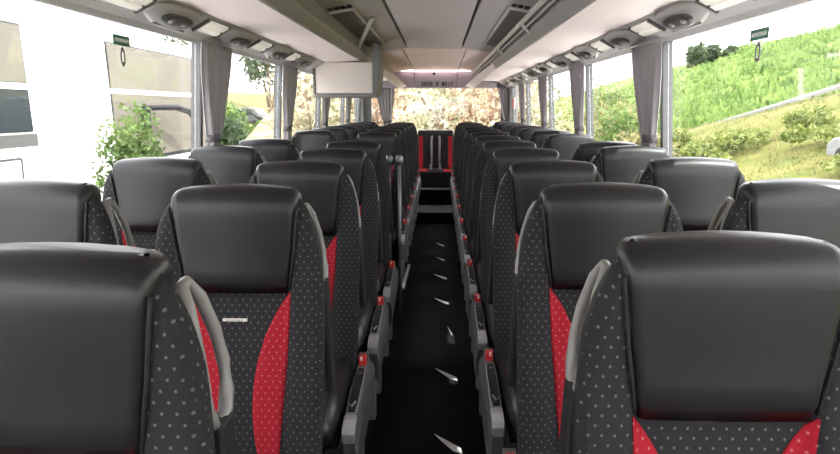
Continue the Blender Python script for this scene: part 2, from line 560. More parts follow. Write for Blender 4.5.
# reading light pods and pale covers along the service strip
nx = Vector((0.145, 0, 0.0))
def stripframe(s):
    """local axes of the slanted strip: u across, n down-inwards"""
    a = Vector((s * 1.005, 0, 1.968)); b = Vector((s * 1.15, 0, WTOP + 0.005))
    u = (b - a).normalized()
    n = Vector((-s * abs(u.z), 0, -abs(u.x)))
    return (a + b) / 2, u, n
def pod(s, label):
    mid, u, n = stripframe(s)
    t = thing('reading_light_pod', label, 'reading light', mid, 'reading light pods under the luggage racks')
    P = lambda a, y, h: u * (a * 0.86 - 0.014) + n * h + Vector((0, y, 0))
    bm = new()
    secs = []
    for y in [-0.235, -0.23, -0.20, -0.15, -0.08, 0, 0.08, 0.15, 0.20, 0.23, 0.235]:
        k = max(0.0, 1 - (abs(y) / 0.24) ** 3)
        wd = 0.035 + 0.045 * k; h = 0.006 + 0.030 * k
        secs.append([P(-wd, y, -0.004), P(-wd, y, h * 0.55), P(-wd * 0.7, y, h), P(wd * 0.7, y, h), P(wd, y, h * 0.55), P(wd, y, -0.004)])
    loft(bm, secs)
    obj('housing', bm, MT['pod'], t, smooth=True)
    bm = new()
    ring = []
    for k in range(24):
        q = 2 * math.pi * k / 24
        ring.append((math.cos(q), math.sin(q)))
    loft(bm, [[P(0.046 * c - 0.004, 0.145 * d - 0.02, 0.030) for c, d in ring], [P(0.05 * c - 0.004, 0.15 * d - 0.02, 0.039) for c, d in ring], [P(0.045 * c - 0.004, 0.14 * d - 0.02, 0.041) for c, d in ring]])
    r = obj('dark_recess', bm, MT['pod_recess'], t, smooth=True)
    for yy in (-0.085, 0.045):
        bm = new()
        loft(bm, [[P(0.016 * c, 0.020 * d + yy, 0.040) for c, d in ring], [P(0.012 * c, 0.016 * d + yy, 0.046) for c, d in ring]])
        obj('lamp_lens', bm, MT['lip'], r, smooth=True)
    bm = new()
    loft(bm, [[P(0.052 + 0.004 * c, 0.0 + 0.17 * d, 0.0 + 0.03) for c, d in ring], [P(0.056 + 0.003 * c, 0.16 * d, 0.037) for c, d in ring]])
    obj('chrome_rim', bm, MT['silver'], t, smooth=True)
    return t
def cover(s, label):
    mid, u, n = stripframe(s)
    t = thing('light_cover', label, 'light', mid, 'pale light covers between the reading light pods')
    P = lambda a, y, h: u * (a - 0.016) + n * h + Vector((0, y, 0))
    bm = new()
    for (a0, a1) in ((-0.044, 0.0), (0.004, 0.040)):
        loft(bm, [[P(a0, y, 0.002), P(a0 + 0.004, y, 0.012), P(a1 - 0.004, y, 0.012), P(a1, y, 0.002)] for y in (-0.145, 0.145)])
    obj('diffuser', bm, MT['diffuser'], t)
    for y in (-0.155, 0.155):
        bm = new()
        loft(bm, [[P(-0.05, y + d, 0.001), P(-0.05, y + d, 0.016), P(0.046, y + d, 0.016), P(0.046, y + d, 0.001)] for d in (-0.008, 0.008)])
        obj('end_frame', bm, MT['pod_recess'], t)
    return t
PP = 0.90
for s, word in ((-1, 'parked coach'), (1, 'green field')):
    p0 = c0 = None
    ph = 2.86 if s < 0 else 2.02
    n = 0
    for k in range(-1, 11):
        y = ph + k * PP
        if y > 10.5: break
        if s < 0 and 5.9 < y < 6.75: continue
        if y > 1.2:
            n += 1
            lab = 'grey oval reading light pod above %s side windows, %s from the front' % (word, ORD[n])
            if p0 is None: p0 = o = pod(s, lab)
            else: o = copy_tree(p0)
            o.location.y = y
            o['label'] = lab
        yc = y - PP / 2
        if yc < 1.2: continue
        lab = 'pale rectangular light cover before the %s reading light pod, %s side' % (ORD[n], word)
        if c0 is None: c0 = o = cover(s, lab)
        else: o = copy_tree(c0)
        o.location.y = yc
        o['label'] = lab

# hatches in the sloping side ceiling
def hatch(s, y0, y1, label):
    t = thing('ceiling_hatch', label, 'hatch', (s * 0.5, y0, 2.175), 'dark hatches in the sloping side ceiling')
    cx = 0.5 * s
    zc = lambda x: 2.215 - (abs(x) - 0.315) * 0.174 - 2.175
    def plate(bm, xa, xb, ya, yb, h0, h1):
        ring = lambda y: [(s * xa - cx, y, zc(xa) - h0), (s * xb - cx, y, zc(xb) - h0), (s * xb - cx, y, zc(xb) - h1), (s * xa - cx, y, zc(xa) - h1)]
        loft(bm, [ring(ya), ring(yb)])
    L_ = y1 - y0
    bm = new(); plate(bm, 0.505, 0.655, 0, L_, -0.002, 0.006)
    obj('hatch_panel', bm, MT['hatch'], t)
    bm = new()
    plate(bm, 0.49, 0.505, -0.02, L_ + 0.02, -0.002, 0.016)
    plate(bm, 0.505, 0.655, -0.03, -0.005, -0.002, 0.016)
    plate(bm, 0.505, 0.655, L_, L_ + 0.02, -0.002, 0.016)
    obj('frame', bm, MT['hatchframe'], t)
    bm = new()
    for k in range(4):
        xa = 0.50 + k * 0.04
        plate(bm, xa, xa + 0.026, -0.15, -0.075, -0.002, 0.008)
    obj('air_slots', bm, MT['dark'], t)
    return t
for s, word in ((-1, 'parked coach'), (1, 'green field')):
    hatch(s, 4.4, 6.8, 'dark framed ceiling hatch with air slots over the %s side aisle seats' % word)

# drop-down box under the left rack
t = thing('hanging_box', 'cream box with grey trim hanging below the luggage rack over the aisle seats', 'box', (-0.80, 6.25, 1.65))
bm = new(); box(bm, -0.30, 0.235, 0, 0.28, 0.035, 0.32)
obj('front_panel', bm, MT['box'], t, bevel=0.008)
bm = new(); box(bm, -0.31, 0.245, -0.02, 0.30, 0, 0.034)
obj('bottom_trim', bm, MT['boxtrim'], t, bevel=0.01)
bm = new()
extrude_y(bm, [(0.236, 0.034), (0.236, 0.47), (0.262, 0.49), (0.295, 0.47), (0.305, 0.30), (0.29, 0.10), (0.265, 0.01), (0.25, 0.0)], -0.03, 0.42)
obj('side_cheek', bm, MT['boxtrim'], t, bevel=0.006)
bm = new(); box(bm, -0.322, -0.302, -0.015, 0.28, 0.0, 0.325)
obj('edge_trim', bm, MT['boxtrim'], t, bevel=0.004)

t = thing('support_strut', 'pale grey slanting strut between ceiling and luggage rack beside the cream box', 'strut', (-0.67, 5.98, 2.06))
bm = new(); tube(bm, [(0, 0, 0), (0.02, -0.06, 0.02), (0.24, -1.1, 0.118)], 0.016, 10)
obj('rod', bm, MT['rail'], t, smooth=True)
bm = new(); tube(bm, [(0, 0.0, -0.01), (0.005, -0.003, 0.018)], 0.022, 10)
obj('end_bracket', bm, MT['boxtrim'], t, smooth=True)

# ------------------------------------------------------------------ seats
def yfront(z): return -0.075 + 0.075 * sstep(0.38, 1.02, z)
def body_half(z): return interp([(0.34, 0.205), (0.5, 0.215), (0.8, 0.221), (0.9, 0.220), (1.0, 0.214), (1.04, 0.209), (1.08, 0.197), (1.11, 0.184), (1.13, 0.172), (1.142, 0.160), (1.15, 0.144)], z)
def bolster(x, w):
    """outward swelling of the side bolsters, in metres towards the sitter"""
    a = abs(x)
    inner = 0.118
    return 0.026 * sstep(inner, inner + 0.03, a)
def front_at(x, z):
    w_ = body_half(z)
    a = abs(x)
    edge = sstep(w_ - 0.020, w_, a)
    return yfront(z) - bolster(x, w_) + 0.016 * edge * edge

def backrest_bm():
    bm = new()
    zs = [0.34, 0.36, 0.42] + [0.46 + 0.04 * k for k in range(15)] + [1.06, 1.085, 1.105, 1.12, 1.132, 1.142, 1.150]
    secs = []
    N = 28
    for i, z in enumerate(zs):
        w_ = body_half(z)
        sh = 0.0 if z < 1.08 else (z - 1.08) ** 2 * 6
        ring = []
        for k in range(N + 1):
            x = w_ * math.sin(math.pi / 2 * (2 * k / N - 1)) if False else w_ * (2 * k / N - 1)
            ring.append((x, front_at(x, z) + sh, z))
        yb = yfront(z)
        nb = w_ - 0.075
        ring += [(w_, yb + 0.012, z), (w_ - 0.012, yb + 0.026, z), (nb + 0.012, yb + 0.034, z), (nb, yb + 0.045, z), (nb - 0.006, yb + 0.095 - sh, z), (0.0, yb + 0.10 - sh, z), (-nb + 0.006, yb + 0.095 - sh, z), (-nb, yb + 0.045, z), (-nb - 0.012, yb + 0.034, z), (-w_ + 0.012, yb + 0.026, z), (-w_, yb + 0.012, z)]
        secs.append(ring)
    loft(bm, secs)
    M_ = N
    nr = len(secs[0])
    bm.faces.ensure_lookup_table()
    for i in range((len(zs) - 1) * nr):
        k = i % nr
        if k >= N + 2: bm.faces[i].material_index = 1
    return bm

HZ0, HZ1 = 0.905, 1.165
def head_half(z): return interp([(HZ0, 0.131), (0.94, 0.136), (1.0, 0.146), (1.08, 0.156), (1.12, 0.160), (1.145, 0.160), (1.158, 0.155), (1.166, 0.140)], z)
def headrest_bm():
    bm = new()
    zs = [HZ0, HZ0 + 0.004, 0.90, 0.93, 0.96, 1.0, 1.04, 1.075, 1.10, 1.12, 1.134, 1.145, 1.153, 1.159, 1.163, 1.1655]
    secs = []
    N = 22
    for z in zs:
        w_ = head_half(z)
        ft = max(0.0, (z - 1.116) / 0.05)
        rf = 0.052 * (1 - math.sqrt(max(0.0, 1 - ft * ft)))
        low = 1 - sstep(HZ0, HZ0 + 0.02, z)
        yo = yfront(z) - 0.036 + rf + 0.012 * low
        ring = []
        for k in range(N + 1):
            q = 2 * k / N - 1
            x = w_ * (math.sin(q * math.pi / 2) * 0.35 + q * 0.65)
            e = abs(x) / w_
            crown = 0.010 * (1 - abs(q)) if z > 1.1 else 0
            ring.append((x, yo + 0.004 * e ** 2 + 0.012 * sstep(0.94, 1.0, e), z + 0.008 * (1 - e ** 2) * sstep(1.08, 1.165, z)))
        yb = yfront(z) + 0.095 - rf * 0.95
        lift = 0.008 * sstep(1.08, 1.165, z)
        ring += [(w_, yb - 0.045, z), (w_ - 0.015, yb - 0.012, z + lift * 0.2), (w_ * 0.66, yb - 0.004, z + lift * 0.56), (w_ * 0.33, yb - 0.001, z + lift * 0.89), (0, yb, z + lift), (-w_ * 0.33, yb - 0.001, z + lift * 0.89), (-w_ * 0.66, yb - 0.004, z + lift * 0.56), (-w_ + 0.015, yb - 0.012, z + lift * 0.2), (-w_, yb - 0.045, z)]
        secs.append(ring)
    loft(bm, secs)
    return bm

def seam_bm(s):
    bm = new()
    pts = []
    for k in range(14):
        z = HZ0 + 0.004 + (1.118 - HZ0) * k / 13
        x = s * (head_half(z) + 0.003)
        pts.append((x, front_at(x, z) - 0.003, z))
    return tube(bm, pts, 0.0035, 6)

def insert_bm(s, z0=0.44, z1=0.903):
    """red leaf shaped panel between the centre and one bolster"""
    bm = new()
    rows = []
    for k in range(25):
        t = k / 24
        z = z1 + (z0 - z1) * t
        xo = interp([(0, 0.138), (0.33, 0.129), (0.6, 0.118), (1, 0.100)], t)
        wd = interp([(0, 0.002), (0.05, 0.018), (0.12, 0.037), (0.25, 0.063), (0.4, 0.079), (0.55, 0.084), (0.7, 0.079), (0.85, 0.066), (1, 0.048)], t)
        r = []
        for j in range(7):
            x = s * (xo - wd * j / 6)
            r.append((x, front_at(x, z) - 0.0025, z))
        r += [(p[0], p[1] + 0.006, p[2]) for p in reversed(r)]
        rows.append(r)
    loft(bm, rows)
    return bm

def cushion_bm():
    bm = new()
    secs = []
    ys = [-0.505, -0.50, -0.485, -0.46, -0.40, -0.3, -0.2, -0.12, -0.05]
    for y in ys:
        e = sstep(-0.505, -0.43, y)
        zt = 0.365 + 0.065 * e
        zb = 0.29 - 0.0 * e
        hw = 0.178 + 0.024 * e
        ring = []
        for k in range(17):
            q = 2 * k / 16 - 1
            x = hw * q
            a = abs(q)
            ring.append((x, y, zt + 0.022 * sstep(0.5, 0.8, a) - 0.05 * sstep(0.82, 1.0, a) ** 2))
        ring += [(hw, y, zb + 0.03), (hw - 0.02, y, zb), (-hw + 0.02, y, zb), (-hw, y, zb + 0.03)]
        secs.append(ring)
    loft(bm, secs)
    return bm
def ctop(x, y):
    e = sstep(-0.505, -0.43, y)
    hw = 0.178 + 0.024 * e
    a = abs(x) / hw
    return 0.365 + 0.065 * e + 0.022 * sstep(0.5, 0.8, a) - 0.05 * sstep(0.82, 1.0, a) ** 2
def cushion_patch(x0, x1, leaf=None):
    bm = new()
    rows = []
    for k in range(19):
        t = k / 18
        y = -0.09 - 0.395 * t
        r = []
        a, b = (x0, x1)
        if leaf:
            wd = interp([(0, 0.01), (0.3, 0.04), (0.6, 0.055), (1, 0.03)], t)
            a, b = leaf * 0.098, leaf * (0.098 + wd) if False else leaf * (0.098 - wd)
        for j in range(7):
            x = a + (b - a) * j / 6
            r.append((x, y, ctop(x, y) + (0.004 if leaf else 0.002)))
        r += [(p[0], p[1], p[2] - 0.006) for p in reversed(r)]
        rows.append(r)
    loft(bm, rows)
    return bm

def armrest_bm(s):
    """folded-up loop armrest lying in the fore-aft plane at side s"""
    bm = new()
    pts = []
    def px(z): return s * interp([(0.6, 0.218), (0.74, 0.214), (0.9, 0.206), (0.93, 0.202), (1.0, 0.195), (1.08, 0.176), (1.115, 0.160)], z)
    path = [(0.045, 0.915), (0.036, 0.94), (0.034, 0.97), (0.040, 1.02), (0.052, 1.075), (0.065, 1.108), (0.085, 1.11), (0.104, 1.085), (0.118, 1.03), (0.122, 0.98), (0.118, 0.94), (0.10, 0.915), (0.065, 0.903)]
    for y, z in path: pts.append((px(z), y, z))
    tube(bm, pts, [0.011] * 13, 10, squash=(1.0, 0.9))
    return bm
def arm_stem_bm(s):
    bm = new()
    ring = lambda xa, xb, ya, yb, z: [(s * xa, ya, z), (s * xb, ya, z), (s * xb, yb, z), (s * xa, yb, z)]
    loft(bm, [ring(0.212, 0.232, 0.035, 0.09, 0.60), ring(0.206, 0.226, 0.035, 0.09, 0.76), ring(0.195, 0.217, 0.045, 0.10, 0.915)])
    return bm

def console_parts(s, root):
    """side console on the aisle edge of the cushion with buckle, recline panel and silver end"""
    X = lambda a: s * a
    bm = new()
    secs = []
    for y, zt, zb, w0, w1 in ((0.03, 0.415, 0.30, 0.212, 0.252), (0.01, 0.432, 0.28, 0.211, 0.255), (-0.12, 0.437, 0.27, 0.211, 0.255), (-0.30, 0.425, 0.26, 0.211, 0.256), (-0.42, 0.400, 0.24, 0.212, 0.256), (-0.49, 0.378, 0.22, 0.213, 0.255)):
        secs.append([(X(w0), y, zb), (X(w0), y, zt - 0.01), (X(w0 + 0.008), y, zt), (X(w1 - 0.010), y, zt), (X(w1), y, zt - 0.012), (X(w1), y, zb)])
    loft(bm, secs)
    c = obj('side_console', bm, MT['grey'], root, bevel=0.003)
    bm = new()   # outer skirt on the aisle side
    loft(bm, [[(X(0.253), y, zt), (X(0.264), y, zt - 0.03), (X(0.264), y, zb), (X(0.253), y, zb - 0.02)] for y, zt, zb in ((0.06, 0.40, 0.30), (-0.1, 0.405, 0.27), (-0.3, 0.395, 0.25), (-0.45, 0.36, 0.23), (-0.50, 0.33, 0.22))])
    obj('outer_skirt', bm, MT['steel'], c, bevel=0.003)
    ztop = lambda y: interp([(-0.52, 0.372), (-0.44, 0.400), (-0.30, 0.425), (-0.12, 0.437), (0.01, 0.432)], y)
    bm = new()
    ring = []
    for y in (-0.12, -0.2, -0.28, -0.36, -0.415):
        hw = 0.0155 if -0.40 < y < -0.15 else 0.012
        z = ztop(y)
        ring.append([(X(0.233 - hw), y, z - 0.004), (X(0.233 - hw), y, z + 0.004), (X(0.233 + hw), y, z + 0.004), (X(0.233 + hw), y, z - 0.004)])
    loft(bm, ring)
    bm2 = new()
    loft(bm2, [[(X(0.233 - hw), y, ztop(y) - 0.004), (X(0.233 - hw), y, ztop(y) + 0.0022), (X(0.233 + hw), y, ztop(y) + 0.0022), (X(0.233 + hw), y, ztop(y) - 0.004)] for y, hw in ((-0.113, 0.015), (-0.2, 0.0185), (-0.28, 0.0185), (-0.36, 0.0185), (-0.422, 0.016))])
    obj('silver_rim', bm2, MT['silver'], c)
    pnl = obj('control_panel', bm, MT['dark'], c)
    bm = new()
    tube(bm, [(X(0.233), -0.165, ztop(-0.165) + 0.002), (X(0.233), -0.165, ztop(-0.165) + 0.008)], 0.007, 10)
    obj('recline_button', bm, MT['grey'], pnl)
    bm = new()
    tube(bm, [(X(0.223), -0.375, ztop(-0.375) + 0.005), (X(0.231), -0.39, ztop(-0.39) + 0.007), (X(0.241), -0.36, ztop(-0.36) + 0.006)], 0.003, 6)
    obj('lever_slot', bm, MT['silver'], pnl)
    bm = new()
    loft(bm, [[(X(0.212), y, z - 0.03), (X(0.212), y, z + 0.004), (X(0.2535), y, z + 0.004), (X(0.2535), y, z - 0.03)] for y, z in ((-0.425, 0.402), (-0.455, 0.396), (-0.485, 0.382), (-0.497, 0.366))])
    obj('silver_end', bm, MT['silver'], c, bevel=0.004)
    # red buckle with pale insert at the rear end
    bm = new(); box(bm, *sorted((X(0.217), X(0.246))), -0.085, -0.045, 0.42, 0.468)
    b = obj('belt_buckle', bm, MT['red'], root, bevel=0.004)
    bm = new(); box(bm, *sorted((X(0.213), X(0.250))), -0.05, -0.012, 0.41, 0.462)
    obj('buckle_housing', bm, MT['grey'], b, bevel=0.004)
    bm = new(); box(bm, *sorted((X(0.225), X(0.233))), -0.0865, -0.080, 0.455, 0.4695)
    obj('release_mark', bm, MT['tag'], b)
    c.location.z = -0.022
    b.location.z = -0.022

def legs_parts(s, root):
    bm = new(); box(bm, *sorted((s * 0.195, s * 0.235)), -0.42, -0.37, -0.03, 0.29)
    obj('leg', bm, MT['silver'], root, bevel=0.006)
    bm = new(); box(bm, *sorted((s * 0.195, s * 0.235)), -0.14, -0.08, -0.03, 0.29)
    obj('leg', bm, MT['silver'], root, bevel=0.006)
    bm = new(); box(bm, -0.185, 0.185, -0.42, -0.08, 0.255, 0.292)
    obj('seat_frame', bm, MT['dark'], root)

def make_seat(s, aisle, label, group):
    """s: which side of the seat faces the aisle"""
    root = thing('bus_chair', label, 'seat', (0, 0, 0.18), group)
    b = obj('backrest', backrest_bm(), [MT['cloth'], MT['dark']], root, smooth=True)
    for q in (-1, 1):
        r = obj('red_insert', insert_bm(q), MT['redcloth'], root, smooth=True)
    h = obj('headrest', headrest_bm(), MT['leather'], root, smooth=True)
    for q in (-1, 1): obj('seam_piping', seam_bm(q), MT['dark'], h, smooth=True)
    tg = None
    bm = new(); box(bm, -0.043, 0.020, yfront(0.82) - 0.004, yfront(0.82) + 0.002, 0.822, 0.8285)
    tg = obj('name_tag', bm, MT['tag'], root)
    bm = new()
    for k in range(7):
        box(bm, -0.033 + k * 0.0065, -0.0305 + k * 0.0065, yfront(0.82) - 0.0046, yfront(0.82) - 0.0035, 0.8233, 0.8272)
    obj('tag_print', bm, MT['mark'], tg)
    cu = obj('cushion', cushion_bm(), MT['leather'], root, smooth=True)
    obj('cushion_cover', cushion_patch(-0.125, 0.125), MT['cloth'], cu, smooth=True)
    for q in (-1, 1):
        obj('red_cushion_insert', cushion_patch(0, 0, q), MT['redcloth'], cu, smooth=True)
    a = obj('armrest', armrest_bm(s), MT['arm'], root, smooth=True)
    obj('armrest_stem', arm_stem_bm(s), MT['dark'], a, bevel=0.006)
    if aisle:
        console_parts(s, root)
        legs_parts(s, root)
    else:
        bm = new(); box(bm, -0.185, 0.185, -0.42, -0.08, 0.255, 0.292)
        obj('seat_frame', bm, MT['dark'], root)
        bm = new(); box(bm, s * 0.17 - 0.02, s * 0.17 + 0.02, -0.28, -0.2, -0.03, 0.26)
        obj('leg', bm, MT['silver'], root, bevel=0.006)
    return root

PITCH = 0.78
def row_y(n): return (n + 0.13) * PITCH
proto = {}
def place(n, side, aisle):
    s = -side                       # aisle-facing direction
    word = 'parked coach' if side < 0 else 'green field'
    kind = 'aisle' if aisle else 'window'
    lab = 'black leather %s seat with red inserts, %s row from the front, %s side' % (kind, ORD[n], word)
    grp = '%s seats on the %s side' % (kind, word)
    key = (side, aisle)
    if key not in proto:
        proto[key] = o = make_seat(s, aisle, lab, grp)
    else:
        o = copy_tree(proto[key])
    o['label'] = lab
    z = 0.183 if aisle else 0.195
    dy = 0.05 if side > 0 else -0.01
    if n == 1: dy, z = (0.075, 0.192) if side > 0 else (-0.08, 0.200)
    o.location = ((0.480 if side > 0 else -0.466) if aisle else side * 1.0, row_y(n) + dy, z)
    return o
for n in range(1, 13):
    for side in (-1, 1):
        if side < 0 and n == 6: continue
        place(n, side, True)
        if n >= 2:
            o = place(n, side, False)
            if side > 0 and n == 5:
                o.location.y -= 0.26
                o.rotation_euler = (rad(4), 0, rad(-6))

# rear bench: four outer seats and a wide middle seat
BY, BZ = 10.62, 0.16
for side in (-1, 1):
    for aisle in (True, False):
        word = 'parked coach' if side < 0 else 'green field'
        o = copy_tree(proto[(side, aisle)])
        o['label'] = 'black leather rear bench seat %s, %s side' % ('next to the middle seat' if aisle else 'in the rear corner', word)
        o['group'] = 'rear bench seats'
        o.location = (side * (0.53 if aisle else 1.0), BY, BZ - 0.05)
t = thing('bench_chair', 'black middle seat of the rear bench with red panels, at the aisle end', 'seat', (0, BY - 0.25, 0.38), 'rear bench seats')
bm = new()
loft(bm, [[(-0.28, y + 0.04, z), (-0.26, y, z), (0.26, y, z), (0.28, y + 0.04, z), (0.28, y + 0.12, z), (-0.28, y + 0.12, z)] for y, z in ((-0.06, 0.25), (-0.02, 0.5), (0.0, 0.78), (0.02, 0.82), (0.05, 0.835))])
obj('backrest', bm, MT['leather'], t, smooth=False, bevel=0.01)
for s in (-1, 1):
    bm = new()
    loft(bm, [[(s * 0.195, y - 0.004, z), (s * 0.262, y - 0.004, z), (s * 0.262, y + 0.01, z), (s * 0.195, y + 0.01, z)] for y, z in ((-0.06, 0.26), (-0.02, 0.5), (0.0, 0.74))])
    obj('red_panel', bm, MT['redcloth'], t)
    bm = new()
    tube(bm, [(s * 0.06, -0.07, 0.30), (s * 0.06, -0.045, 0.5), (s * 0.062, -0.03, 0.70), (s * 0.055, 0.0, 0.74)], 0.017, 8)
    obj('armrest', bm, MT['arm'], t, smooth=True)
    bm = new(); box(bm, s * 0.07 - 0.017, s * 0.07 + 0.017, -0.12, -0.08, 0.225, 0.31)
    obj('belt_buckle', bm, MT['silver'], t, bevel=0.004)
    bm = new(); box(bm, *sorted((s * 0.12, s * 0.25)), -0.44, -0.06, 0.215, 0.24)
    obj('red_cushion_insert', bm, MT['redcloth'], t, bevel=0.01)
bm = new(); box(bm, -0.26, 0.26, -0.46, -0.04, 0.0, 0.225)
obj('cushion', bm, MT['leather'], t, bevel=0.02)

# stanchions and screen by the middle door on the left
t = thing('door_partition', 'smoked screen between two steel posts behind the fifth aisle seat', 'partition', (-0.205, 4.28, 0.18))
for x in (-0.065, 0.0):
    bm = new(); tube(bm, [(x, 0, -0.0), (x, 0, 1.03)], 0.011, 10)
    p = obj('post', bm, MT['steel'], t, smooth=True)
    bm = new(); tube(bm, [(x, 0, 1.01), (x, 0, 1.025), (x, 0, 1.055), (x, 0, 1.07)], [0.016, 0.024, 0.024, 0.014], 12)
    obj('knob', bm, MT['steel'], p, smooth=True)
bm = new(); box(bm, -0.55, 0.0, -0.004, 0.004, 0.05, 0.98)
obj('screen', bm, MT['smoke'], t)
bm = new(); tube(bm, [(0.02, 0, 0.18), (0.025, 0.30, 0.185), (0.03, 0.66, 0.18)], 0.012, 8)
obj('low_rail', bm, MT['steel'], t, smooth=True)

# ------------------------------------------------------------------ curtains
def make_curtain(s, wtop=0.47, wbot=0.12, zb=1.06, folds=6, label='', flip=1, zt=WTOP + 0.0, tiez=1.39):
    t = thing('curtain', label, 'curtain', (0, 0, 0), 'grey tied curtains between the windows')
    bm = new()
    rows = []
    NZ, NU = 26, 60
    rnd = [random.uniform(0.7, 1.3) for _ in range(folds + 2)]
    for i in range(NZ + 1):
        z = zt + (zb - zt) * i / NZ
        if z > tiez: wd = wbot + (wtop - wbot) * (sstep(tiez - 0.08, zt, z) ** 0.75)
        else: wd = wbot + 0.14 * sstep(tiez, zb - 0.12, z)
        r = []
        for k in range(NU + 1):
            u = k / NU
            amp = 0.016 + 0.012 * (1 - wd / wtop)
            x = wallx(z) - 0.042 + amp * math.sin(u * folds * 2 * math.pi + 0.7 * math.sin(z * 5)) * rnd[int(u * folds)] * 0.9
            off = -0.12
            r.append((s * x, flip * (off + 0.35 * (wtop - wd) + u * wd), z))
        rows.append(r)
    loft(bm, rows, close=False)
    o = obj('cloth', bm, MT['curtain'], t, smooth=True)
    so = o.modifiers.new('thick', 'SOLIDIFY'); so.thickness = 0.003
    bm = new()
    y0 = -0.12 + 0.35 * (wtop - wbot)
    ring = []
    for z in (tiez - 0.02, tiez + 0.02):
        x = wallx(z) - 0.042
        ring.append([(s * (x + 0.034 * math.cos(q)), flip * (y0 + wbot / 2 + (wbot / 2 + 0.012) * math.sin(q)), z) for q in (2 * math.pi * k / 20 for k in range(20))])
    loft(bm, ring)
    obj('tie_band', bm, MT['tie'], t, smooth=True)
    return t
for s, word in ((-1, 'parked coach'), (1, 'green field')):
    c0 = None
    n = 0
    for i, py in enumerate(PILLARS):
        if py > 10: continue
        if py > 0: n += 1
        if py < 2: continue
        lab = 'grey pleated curtain tied at the %s window post from front, %s side' % (ORD[n], word)
        if c0 is None: c0 = o = make_curtain(s, label=lab)
        else: o = copy_tree(c0)
        o['label'] = lab
        o.location.y = py
# curtains on the rear window corners
for s, word in ((-1, 'parked coach'), (1, 'green field')):
    o = make_curtain(1, wtop=0.30, wbot=0.12, folds=5, zt=1.87, tiez=1.34, label='grey gathered curtain in the rear window corner, %s side' % word)
    # turned to hang along the rear wall: local x becomes +y, local y becomes -x
    o.rotation_euler = (0, 0, rad(90))
    o.location = (1.19 if s > 0 else -0.79, 10.93 - 1.19, 0)
t = thing('hammer_holder', 'small red holder on the rear corner post beside the curtain', 'holder', (1.205, 10.25, 1.62))
bm = new(); box(bm, -0.012, 0.0, -0.035, 0.035, -0.09, 0.09)
obj('back_plate', bm, MT['tag'], t, bevel=0.004)
bm = new(); box(bm, -0.03, -0.012, -0.022, 0.022, -0.07, 0.07)
obj('red_body', bm, MT['red'], t, bevel=0.005)

# green exit stickers with an oval mark below, on the second windows
for s, word, yy in ((-1, 'parked coach', 2.68), (1, 'green field', 2.52)):
    z = 1.86
    t = thing('exit_sticker', 'green exit sticker with dark oval at top of window, %s side' % word, 'sticker', (s * (wallx(1.80) + 0.018), yy, 1.80), 'green exit stickers on the windows')
    bm = new(); box(bm, -0.001, 0.001, -0.07, 0.07, -0.005, 0.035)
    st = obj('green_label', bm, MT['sticker'], t)
    bm = new()
    for k in range(9):
        yk = -0.058 + k * 0.0132
        box(bm, *sorted((-s * 0.0012, -s * 0.0022)), yk, yk + 0.008, 0.008, 0.022)
    obj('white_lettering', bm, MT['white'], st)
    bm = new()
    outer = [(0.021 * math.cos(q), -0.048 + 0.038 * math.sin(q)) for q in (2 * math.pi * k / 28 for k in range(28))]
    inner = [(0.011 * math.cos(q), -0.048 + 0.022 * math.sin(q)) for q in (2 * math.pi * k / 28 for k in range(28))]
    ro = [[bm.verts.new((x, y, z)) for y, z in l] for x, l in ((-0.001, outer), (-0.001, inner), (0.001, inner), (0.001, outer))]
    for a, b in ((0, 1), (1, 2), (2, 3), (3, 0)):
        for k in range(28):
            bm.faces.new((ro[a][k], ro[a][(k + 1) % 28], ro[b][(k + 1) % 28], ro[b][k]))
    obj('oval_ring', bm, MT['wall'], t)

# ------------------------------------------------------------------ outside: ground
GZ = -1.1
def nz(x, y, f, a): return noise.noise(Vector((x * f, y * f, 3.3))) * a
def zr(y): return max(-0.9, min(3.2, -0.8 + (60 - y) * 0.15))
def hR(x, y):
    if x < 11: return GZ + nz(x, y, 0.2, 0.06)
    r = zr(y)
    if x < 24: 
        k = sstep(11, 24, x)
        return GZ + (r - GZ) * k + nz(x, y, 0.35, 0.35) * k * (1 - k) * 3
    crest = 15.6 - 0.02 * max(0, y - 120)
    k = (x - 25) / 47.0
    if k < 0: return r
    return r + (crest - r) * min(1.0, k) ** 1.05 - 6 * max(0, k - 1) ** 2 + nz(x, y, 0.08, 0.8) * min(1, k * 4)
def grid(bm, x0, x1, nx_, y0, y1, ny_, h, px=1.0):
    vs = []
    for i in range(nx_ + 1):
        x = x0 + (x1 - x0) * (i / nx_) ** px
        vs.append([bm.verts.new((x, y0 + (y1 - y0) * j / ny_, h(x, y0 + (y1 - y0) * j / ny_))) for j in range(ny_ + 1)])
    for i in range(nx_):
        for j in range(ny_):
            bm.faces.new((vs[i][j], vs[i + 1][j], vs[i + 1][j + 1], vs[i][j + 1]))
bm = new(); grid(bm, 4.2, 24.5, 40, -15, 260, 200, hR)
struct('ground_grass_bank', bm, MT['drygrass'], smooth=True)
bm = new(); grid(bm, 24.5, 90, 46, -15, 260, 160, hR)
struct('ground_crop_field', bm, MT['crop'], smooth=True)
bm = new(); grid(bm, -7.0, 4.2, 6, -40, 13, 10, lambda x, y: GZ)
struct('ground_parking', bm, MT['asphalt'])
def hL(x, y):
    d = -x
    k = sstep(7, 40, d)
    return GZ + 5.6 * k + 0.02 * max(0, d - 40) + nz(x, y, 0.2, 0.3) * sstep(7, 12, d)
bm = new(); grid(bm, -90, -7.0, 50, -20, 200, 80, hL)
struct('ground_meadow', bm, MT['drygrass'], smooth=True)
def hB(x, y): return GZ + 4.6 * sstep(14, 40, y) + nz(x, y, 0.3, 0.3)
bm = new(); grid(bm, -7, 4.2, 14, 13, 90, 60, hB)
struct('ground_rear_slope', bm, MT['palesoil'], smooth=True)

